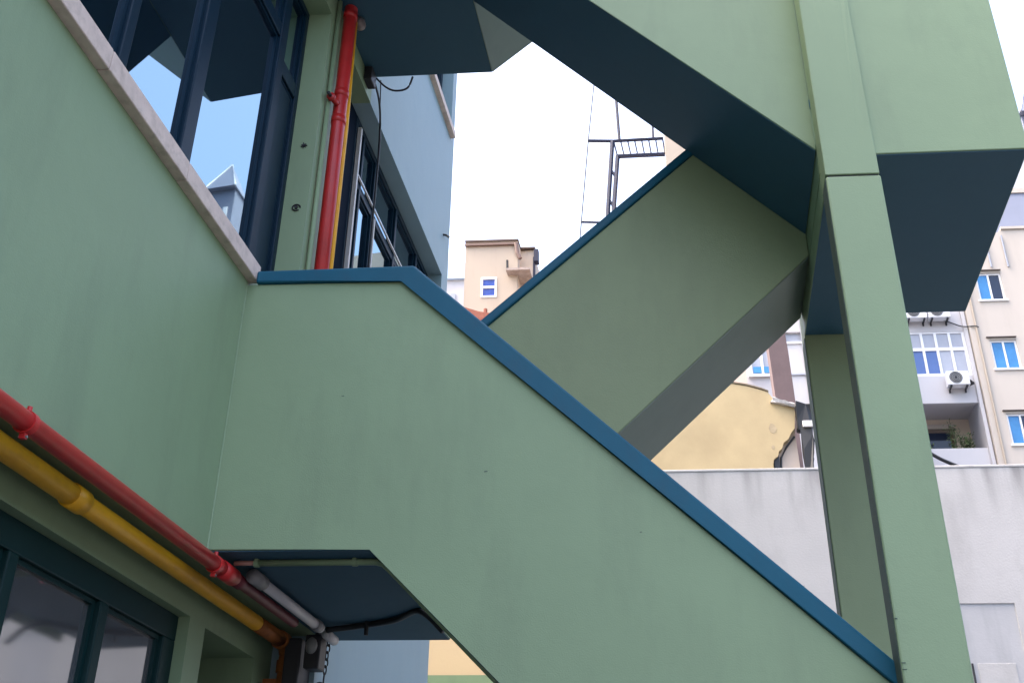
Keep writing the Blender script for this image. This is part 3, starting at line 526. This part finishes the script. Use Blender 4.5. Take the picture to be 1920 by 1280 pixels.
# white balcony stack, set back a little beside it
BK = thing('white_balcony_block', (9.5, 30, 0), 'white block of glazed balconies beside the cream apartment block', 'building')
VBk = 30.25; UA, UB_ = 5.6, 10.56
def balcony_band(z0, z1): 
    bm = newbm(); box(bm, UA, UB_, VBk, VBk + 0.2, z0, z1, 0.02); return link('balcony_front', bm, APTWHITE, BK)
balcony_band(14.0, 16.42); balcony_band(18.10, 19.18); balcony_band(20.92, 22.0); balcony_band(11.0, 13.0)
bm = newbm(); box(bm, UA, UB_, VBk + 0.02, VBk + 0.22, 23.6, 26.2); box(bm, UA, UB_, VBk + 1.7, 40, 0, 26.2); link('wall', bm, mat('loggia_cream', (0.66, 0.55, 0.44, 1), 0.85, 0.04, 1, 0.2), BK)
bm = newbm(); box(bm, UB_, UB_ + 0.13, VBk - 0.12, VBk + 1.7, 0, 26.2, 0.01); box(bm, UA - 0.15, UA, VBk - 0.1, VBk + 1.7, 0, 26.2); link('side_wall', bm, APTWHITE, BK)
for z in (15.2, 18.25, 21.05, 23.7): bm = newbm(); box(bm, UA, UB_, VBk + 0.2, VBk + 1.7, z, z + 0.16); link('balcony_slab', bm, APTWHITE, BK)
def glazing(z0, z1, zt):
    n = 10; wd = (UB_ - UA - 0.1) / n; u0 = UA + 0.05
    xs = [u0 + wd * i for i in range(n + 1)]; f = 0.045
    hs = []
    for i in range(n): hs += [(xs[i] + f, xs[i + 1] - f, z0 + 0.09, zt - 0.06), (xs[i] + f, xs[i + 1] - f, zt + 0.06, z1 - 0.05)]
    bm = newbm(); holes_wall(bm, 'v', UA, UB_, z0, z1, hs, VBk + 0.02, VBk + 0.12); r = link('window', bm, WHITEF, BK)
    for i, (a, b, c, d) in enumerate(hs):
        col = i // 2
        bm = newbm(); box(bm, a - 0.02, b + 0.02, VBk + 0.06, VBk + 0.09, c - 0.02, d + 0.02); link('pane', bm, (BLUEPANE if col in (6, 7) and i % 2 == 0 else GREYPANE), r)
glazing(19.18, 20.92, 20.24); glazing(22.0, 23.6, 22.9); glazing(13.0, 14.0, 13.6)
bm = newbm(); holes_wall(bm, 'v', 7.6, 9.98, 15.37, 17.82, [(7.66, 8.98, 15.37, 17.70), (9.06, 9.90, 15.37, 17.70)], VBk + 1.62, VBk + 1.69); dd = link('patio_door', bm, mat('brown_frame', (0.16, 0.12, 0.10, 1), 0.5), BK)
for a, b in ((7.66, 8.98), (9.06, 9.90)): bm = newbm(); box(bm, a, b, VBk + 1.64, VBk + 1.66, 15.37, 17.70); link('pane', bm, BLUEPANE if a < 8 else DARKPANE, dd)
bm = newbm(); box(bm, 7.5, 10.02, VBk + 1.55, VBk + 1.68, 17.83, 18.0); link('shutter_box', bm, CREAM2, BK)

def ac_unit(u, z, label):
    r = thing('air_conditioner', (u + 0.4, VBk - 0.4, z), label, 'air conditioner', 'outdoor units on the balcony fronts')
    bm = newbm(); box(bm, u, u + 0.75, VBk - 0.42, VBk - 0.10, z, z + 0.52, 0.02); link('casing', bm, WHITEF, r)
    bm = newbm(); c = Vector((u + 0.30, VBk - 0.425, z + 0.27)); tube(bm, [c, c + Vector((0, 0.02, 0))], 0.21, 24); f = link('fan_grille', bm, mat('grille_grey', (0.2, 0.2, 0.2, 1), 0.6, 0.1, 20), r)
    bm = newbm(); tube(bm, [c + Vector((0, -0.01, 0)), c + Vector((0, 0.012, 0))], 0.05, 14)
    for rr in (0.10, 0.16, 0.215): tube(bm, [c + Vector((rr * math.cos(a), -0.008, rr * math.sin(a))) for a in [i * 2 * math.pi / 20 for i in range(21)]], 0.008, 5, False)
    link('guard_rings', bm, DARKMET, f)
    for x in (u + 0.08, u + 0.62):
        bm = newbm(); box(bm, x, x + 0.05, VBk - 0.42, VBk, z - 0.06, z - 0.005); prism(bm, [(x, z - 0.13), (x + 0.05, z - 0.13), (x + 0.05, z - 0.06), (x, z - 0.06)], VBk - 0.06, VBk - 0.001); link('bracket', bm, DARKMET, r)
ac_unit(8.55, 21.30, 'white air conditioner high on the balcony front, beside the green column')
ac_unit(9.36, 21.30, 'white air conditioner high on the balcony front, farther from the green column')
ac_unit(9.56, 18.62, 'white air conditioner under the glazed balcony windows')
for k, (du, dz) in enumerate(((0, 0),)):
    cable('ac_hose', [(10.30, VBk - 0.1, 19.0), (10.2, VBk - 0.25, 18.92), (10.42, VBk - 0.2, 18.8), (10.3, VBk - 0.12, 18.72), (10.5, VBk - 0.2, 18.78)], 0.05, 'tangled dark hoses next to the lower air conditioner', DARKMET, 'hose')
cable('facade_wire', [(9.7, VBk - 0.02, 21.45), (10.1, VBk - 0.04, 21.3), (10.5, VBk - 0.14, 21.05), (10.9, 29.93, 20.95), (11.02, 29.93, 20.9)], 0.022, 'thin wire sagging across from balcony front to the cream wall', DARKMET, 'wire')
def plant(u, v, z, h, w, n, label):
    r = thing('balcony_plant', (u, v, z), label, 'plant', 'potted plants in the loggia')
    bm = newbm(); stems = []
    for k in range(6):
        tx, ty = random.uniform(-w, w), random.uniform(-.3, .3) * w
        pts = [(u, v, z), (u + tx * 0.4, v + ty * .4, z + h * 0.5), (u + tx, v + ty, z + h * random.uniform(.7, 1))]; stems.append(pts); tube(bm, pts, [0.02, 0.014, 0.006], 5)
    link('stem', bm, mat('stem', (0.08, 0.06, 0.03, 1), 0.8), r)
    bm = newbm()
    for k in range(n):
        p = random.choice(stems); t = random.uniform(.25, 1); a, b = (Vector(p[0]), Vector(p[1])) if t < .5 else (Vector(p[1]), Vector(p[2])); c = a.lerp(b, (t % .5) * 2) + Vector((random.gauss(0, .08), random.gauss(0, .08), random.gauss(0, .08)))
        d = Vector((random.gauss(0, 1), random.gauss(0, 1), random.gauss(0, .7))).normalized(); s_ = d.orthogonal().normalized() * 0.03; L_ = random.uniform(.08, .16)
        vs = [bm.verts.new(c), bm.verts.new(c + d * L_ * .5 + s_), bm.verts.new(c + d * L_), bm.verts.new(c + d * L_ * .5 - s_)]; bm.faces.new(vs)
    o = link('foliage', bm, LEAF, r)
    bm = newbm(); tube(bm, [(u, v, z - 0.32), (u, v, z - 0.02)], [0.12, 0.16], 14); link('pot', bm, TILE, r)
plant(10.05, VBk + 0.6, 16.0, 1.35, 0.42, 420, 'dense bushy plant in the loggia beside the side wall')
plant(9.55, VBk + 0.55, 16.0, 1.75, 0.16, 170, 'thin upright plant in the loggia by the patio door')
plant(8.75, VBk + 0.5, 16.0, 0.95, 0.22, 160, 'low leafy plant in front of the blue patio door pane')
cable('wall_bracket_arm', [(8.55, VBk - 0.35, 16.10), (8.9, VBk - 0.35, 15.86), (9.45, VBk - 0.3, 15.60)], [0.085, 0.08] and 0.06, 'dark slanting arm sticking out over the white wall', BLACK, 'bracket')

# pale building behind the chimney duct
PB = thing('pale_flats', (3.3, 24, 0), 'pale lavender flats with white glazed windows behind the brown chimney', 'building')
ho = [(2.46, 3.2, 16.2, 17.3), (3.52, 4.10, 17.30, 17.62), (3.52, 4.10, 16.28, 17.24)]
bm = newbm(); holes_wall(bm, 'v', 2.10, 6.0, 0, 20.5, ho[:1] + [(3.52, 4.10, 17.30, 17.62)], 24.0, 24.3); link('wall', bm, APTWHITE, PB)
bm = newbm(); box(bm, 2.12, 5.9, 24.5, 30, 0, 20.4); link('block', bm, APTWHITE, PB)
flat_window(PB, 2.46, 3.2, 16.2, 17.3, 24.05, [GREYPANE, GREYPANE], 0.07)
bm = newbm(); box(bm, 2.56, 2.8, 24.03, 24.06, 16.3, 16.5); box(bm, 2.86, 3.12, 24.03, 24.06, 16.3, 16.5); link('blue_sash', bm, BLUEBLIND, PB)
bm = newbm(); box(bm, 3.52, 4.10, 24.1, 24.14, 17.30, 17.62); link('pane', bm, GREYPANE, PB)
for z in (17.24, 16.2): bm = newbm(); box(bm, 3.3, 5.9, 23.96, 23.999, z - 0.03, z + 0.03); link('string_course', bm, WHITEF if z > 17 else GREYPANE, PB)
bm = newbm(); tube(bm, [(4.09, 23.95, 15), (4.09, 23.95, 20)], 0.05, 8); link('downpipe', bm, mat('slate_pipe', (0.15, 0.17, 0.2, 1), 0.5), PB)
PK = thing('pinkish_house', (1.6, 22, 0), 'pinkish house wall just showing over the ochre gable', 'house')
bm = newbm(); prism(bm, [(-3, 0), (2.25, 0), (2.25, 16.5), (0.5, 16.9), (-3, 15.5)], 22.5, 23.5); link('wall', bm, mat('pink_render', (0.64, 0.49, 0.41, 1), 0.85, 0.05, 1, 0.2), PK)

# ------------------------------------------------------------------ cream tower house
TW = thing('cream_tower_house', (-8, 40, 0), 'tall cream house with dark eaves and one blue-paned window', 'house')
TV = 40.0
bm = newbm(); holes_wall(bm, 'v', -9.72, -7.12, 0, 32.0, [(-8.85, -8.14, 28.82, 29.9)], TV, TV + 0.3); link('wall', bm, CREAM, TW)
bm = newbm(); prism(bm, [(-7.12, 0), (-6.42, 0), (-6.42, 30.1), (-6.42, 32.02), (-7.12, 32.0)], TV + 0.9, TV + 1.2); box(bm, -7.25, -7.12, TV + 0.3, TV + 1.2, 0, 32); link('recessed_wall', bm, mat('dark_cream_render', (0.60, 0.50, 0.41, 1), 0.85, 0.06, 1, 0.2, 20, stain=(0.34, 0.26, 0.2, 1), stain_amt=0.7, streak=(2.5, 2.5, .4)), TW)
bm = newbm(); box(bm, -9.7, -6.45, TV + 1.3, 47, 0, 31.9); link('block', bm, CREAM, TW)
bm = newbm(); box(bm, -9.75, -7.09, TV - 0.08, TV + 1.2, 32.0, 32.09); box(bm, -7.09, -6.38, TV + 0.7, TV + 1.4, 32.03, 32.11); r_ = link('eaves', bm, mat('dark_eaves', (0.10, 0.07, 0.06, 1), 0.7, 0.1), TW)
bm = newbm(); box(bm, -9.74, -7.1, TV - 0.13, TV, 31.74, 31.86); link('gutter', bm, mat('brown_gutter', (0.16, 0.10, 0.08, 1), 0.6), TW)
bm = newbm(); tube(bm, [(-7.2, TV - 0.1, 31.8), (-7.12, TV - 0.1, 31.2), (-6.98, TV - 0.1, 30.9)], 0.10, 10); link('downpipe', bm, mat('brown_pipe', (0.17, 0.11, 0.09, 1), 0.6), TW)
bm = newbm(); box(bm, -6.5, -6.38, TV + 0.85, TV + 0.92, 29.5, 31.6); box(bm, -6.42, -6.2, TV + 0.6, TV + 1.0, 31.2, 31.9); link('corner_downpipe', bm, MASTM, TW)
bm = newbm(); box(bm, -7.6, -6.45, TV - 0.5, TV + 0.9, 30.0, 30.12); link('ledge', bm, mat('stained_ledge', (0.36, 0.30, 0.27, 1), 0.9, 0.3, 4, 0.2), TW)
bm = newbm(); tube(bm, [(-7.58, TV - 0.2, 30.1), (-7.60, TV - 0.2, 30.75)], 0.06, 8); link('vent_pipe', bm, BLACK, TW)
bm = newbm(); holes_wall(bm, 'v', -8.9, -8.12, 28.78, 29.92, [(-8.80, -8.22, 28.88, 29.30), (-8.80, -8.22, 29.42, 29.80)], TV - 0.03, TV + 0.08); wn = link('window', bm, WHITEF, TW)
for a, b in ((28.86, 29.32), (29.40, 29.82)):
    bm = newbm(); box(bm, -8.82, -8.20, TV + 0.02, TV + 0.05, a, b); link('pane', bm, mat('royal_blue_pane', (0.03, 0.07, 0.33, 1), 0.2, 0.2, 6, 0), wn)
# terracotta roof at its foot
RF = thing('terracotta_roof_house', (-8.5, 34, 0), 'red tiled roof corner peeping out below the cream tower house', 'house')
bm = newbm(); box(bm, -11, -6.2, 34.2, 36.5, 0, 24.0); link('wall', bm, CREAM2, RF)
bm = newbm(); prism(bm, [(-11.2, 24.0), (-5.8, 24.0), (-7.3, 24.42), (-7.7, 24.50), (-8.3, 24.72), (-9.5, 24.8), (-11.2, 24.8)], 34.0, 36.7); rf_ = link('roof', bm, TILE, RF)
bm = newbm(); tube(bm, [(-7.45, 34.1, 24.45), (-7.45, 34.1, 24.66)], 0.08, 8); link('finial', bm, TILE, rf_)
# distant pale house
PH = thing('distant_pale_house', (-12, 50, 0), 'hazy pale house with bluish roof between green corner and cream tower', 'house')
bm = newbm(); box(bm, -16, -11.5, 50, 56, 0, 36.1); link('wall', bm, APTWHITE, PH)
bm = newbm(); prism(bm, [(-16.2, 36.1), (-11.4, 36.1), (-11.6, 37.1), (-16.2, 37.6)], 49.8, 56.2); link('roof', bm, mat('pale_blue_roof', (0.48, 0.60, 0.78, 1), 0.6, 0.05, 1, 0), PH)
bm = newbm(); box(bm, -12.75, -12.45, 49.9, 49.99, 34.6, 35.1); link('window', bm, GREYPANE, PH)

# ------------------------------------------------------------------ steel mast, aerial, cream corner
CB = thing('cream_corner_block', (5, 32, 0), 'cream building corner behind the steel roof platform', 'building')
bm = newbm(); box(bm, 0.41, 5.0, 27.9, 34, 0, 36.0, 0.03); link('wall', bm, CREAM, CB)
MS = thing('roof_platform', (-1, 28, 22), 'dark blue steel roof ladder and railed platform against the sky', 'steel platform')
def rod(name, pts, r, parent=MS, m=MASTM): bm = newbm(); tube(bm, pts, r * (1.5 if parent is MS else 1), 6); return link(name, bm, m, parent)
rod('ladder_rail', [(-1.98, 28, 21), (-1.80, 28, 25.2), (-1.55, 28, 28.3)], 0.06); rod('ladder_rail', [(-1.75, 28, 21), (-1.57, 28, 25.4), (-1.37, 28, 27.6)], 0.06)
rod('ladder_brace', [(-1.6, 28, 26.9), (-1.44, 28, 26.5)], 0.03); rod('ladder_brace', [(-1.78, 28, 25.7), (-1.62, 28, 25.3)], 0.03)
for z in (22.0, 23.0, 24.0): rod('rung', [(-1.95 + (z - 21) * 0.05, 28, z), (-1.71 + (z - 21) * 0.05, 28, z)], 0.025)
rod('top_rail', [(-2.46, 28, 28.38), (-1.5, 28, 28.32), (0.38, 28, 28.36)], 0.045); rod('bottom_rail', [(-1.40, 28, 27.58), (0.40, 28, 27.60)], 0.06)
for i in range(8): rod('baluster', [(-1.50 + i * 0.265, 28, 28.33), (-1.38 + i * 0.255, 28, 27.6)], 0.02)
rod('upright', [(-1.28, 28, 28.36), (-1.34, 28, 30.4), (-1.4, 28, 32.5)], 0.04); rod('upright', [(0.0, 28, 28.35), (0.02, 28, 31)], 0.032)
rod('guy_wire', [(-2.95, 28, 22.8), (-2.46, 28, 28.4), (-2.0, 28, 33)], 0.016, m=DARKMET); rod('strut', [(-2.79, 28, 24.64), (-2.0, 28, 24.58)], 0.03)
RB = thing('roof_terrace_block', (-0.5, 27.5, 0), 'pale block hidden behind the stairs that carries the steel platform', 'building')
bm = newbm(); box(bm, -3.4, 0.38, 26.5, 30.5, 0, 21.0, 0.02); link('wall', bm, APTWHITE, RB)
AN = thing('rooftop_aerial', (-6.4, 41, 32), 'very thin television aerial above the cream tower house', 'aerial')
rod('pole', [(-6.4, 41.2, 31.9), (-6.4, 41.2, 35.3)], 0.018, AN, STEEL)
for z in (35.1, 34.3, 33.8): rod('element', [(-6.52, 41.2, z), (-6.28, 41.2, z)], 0.012, AN, STEEL)
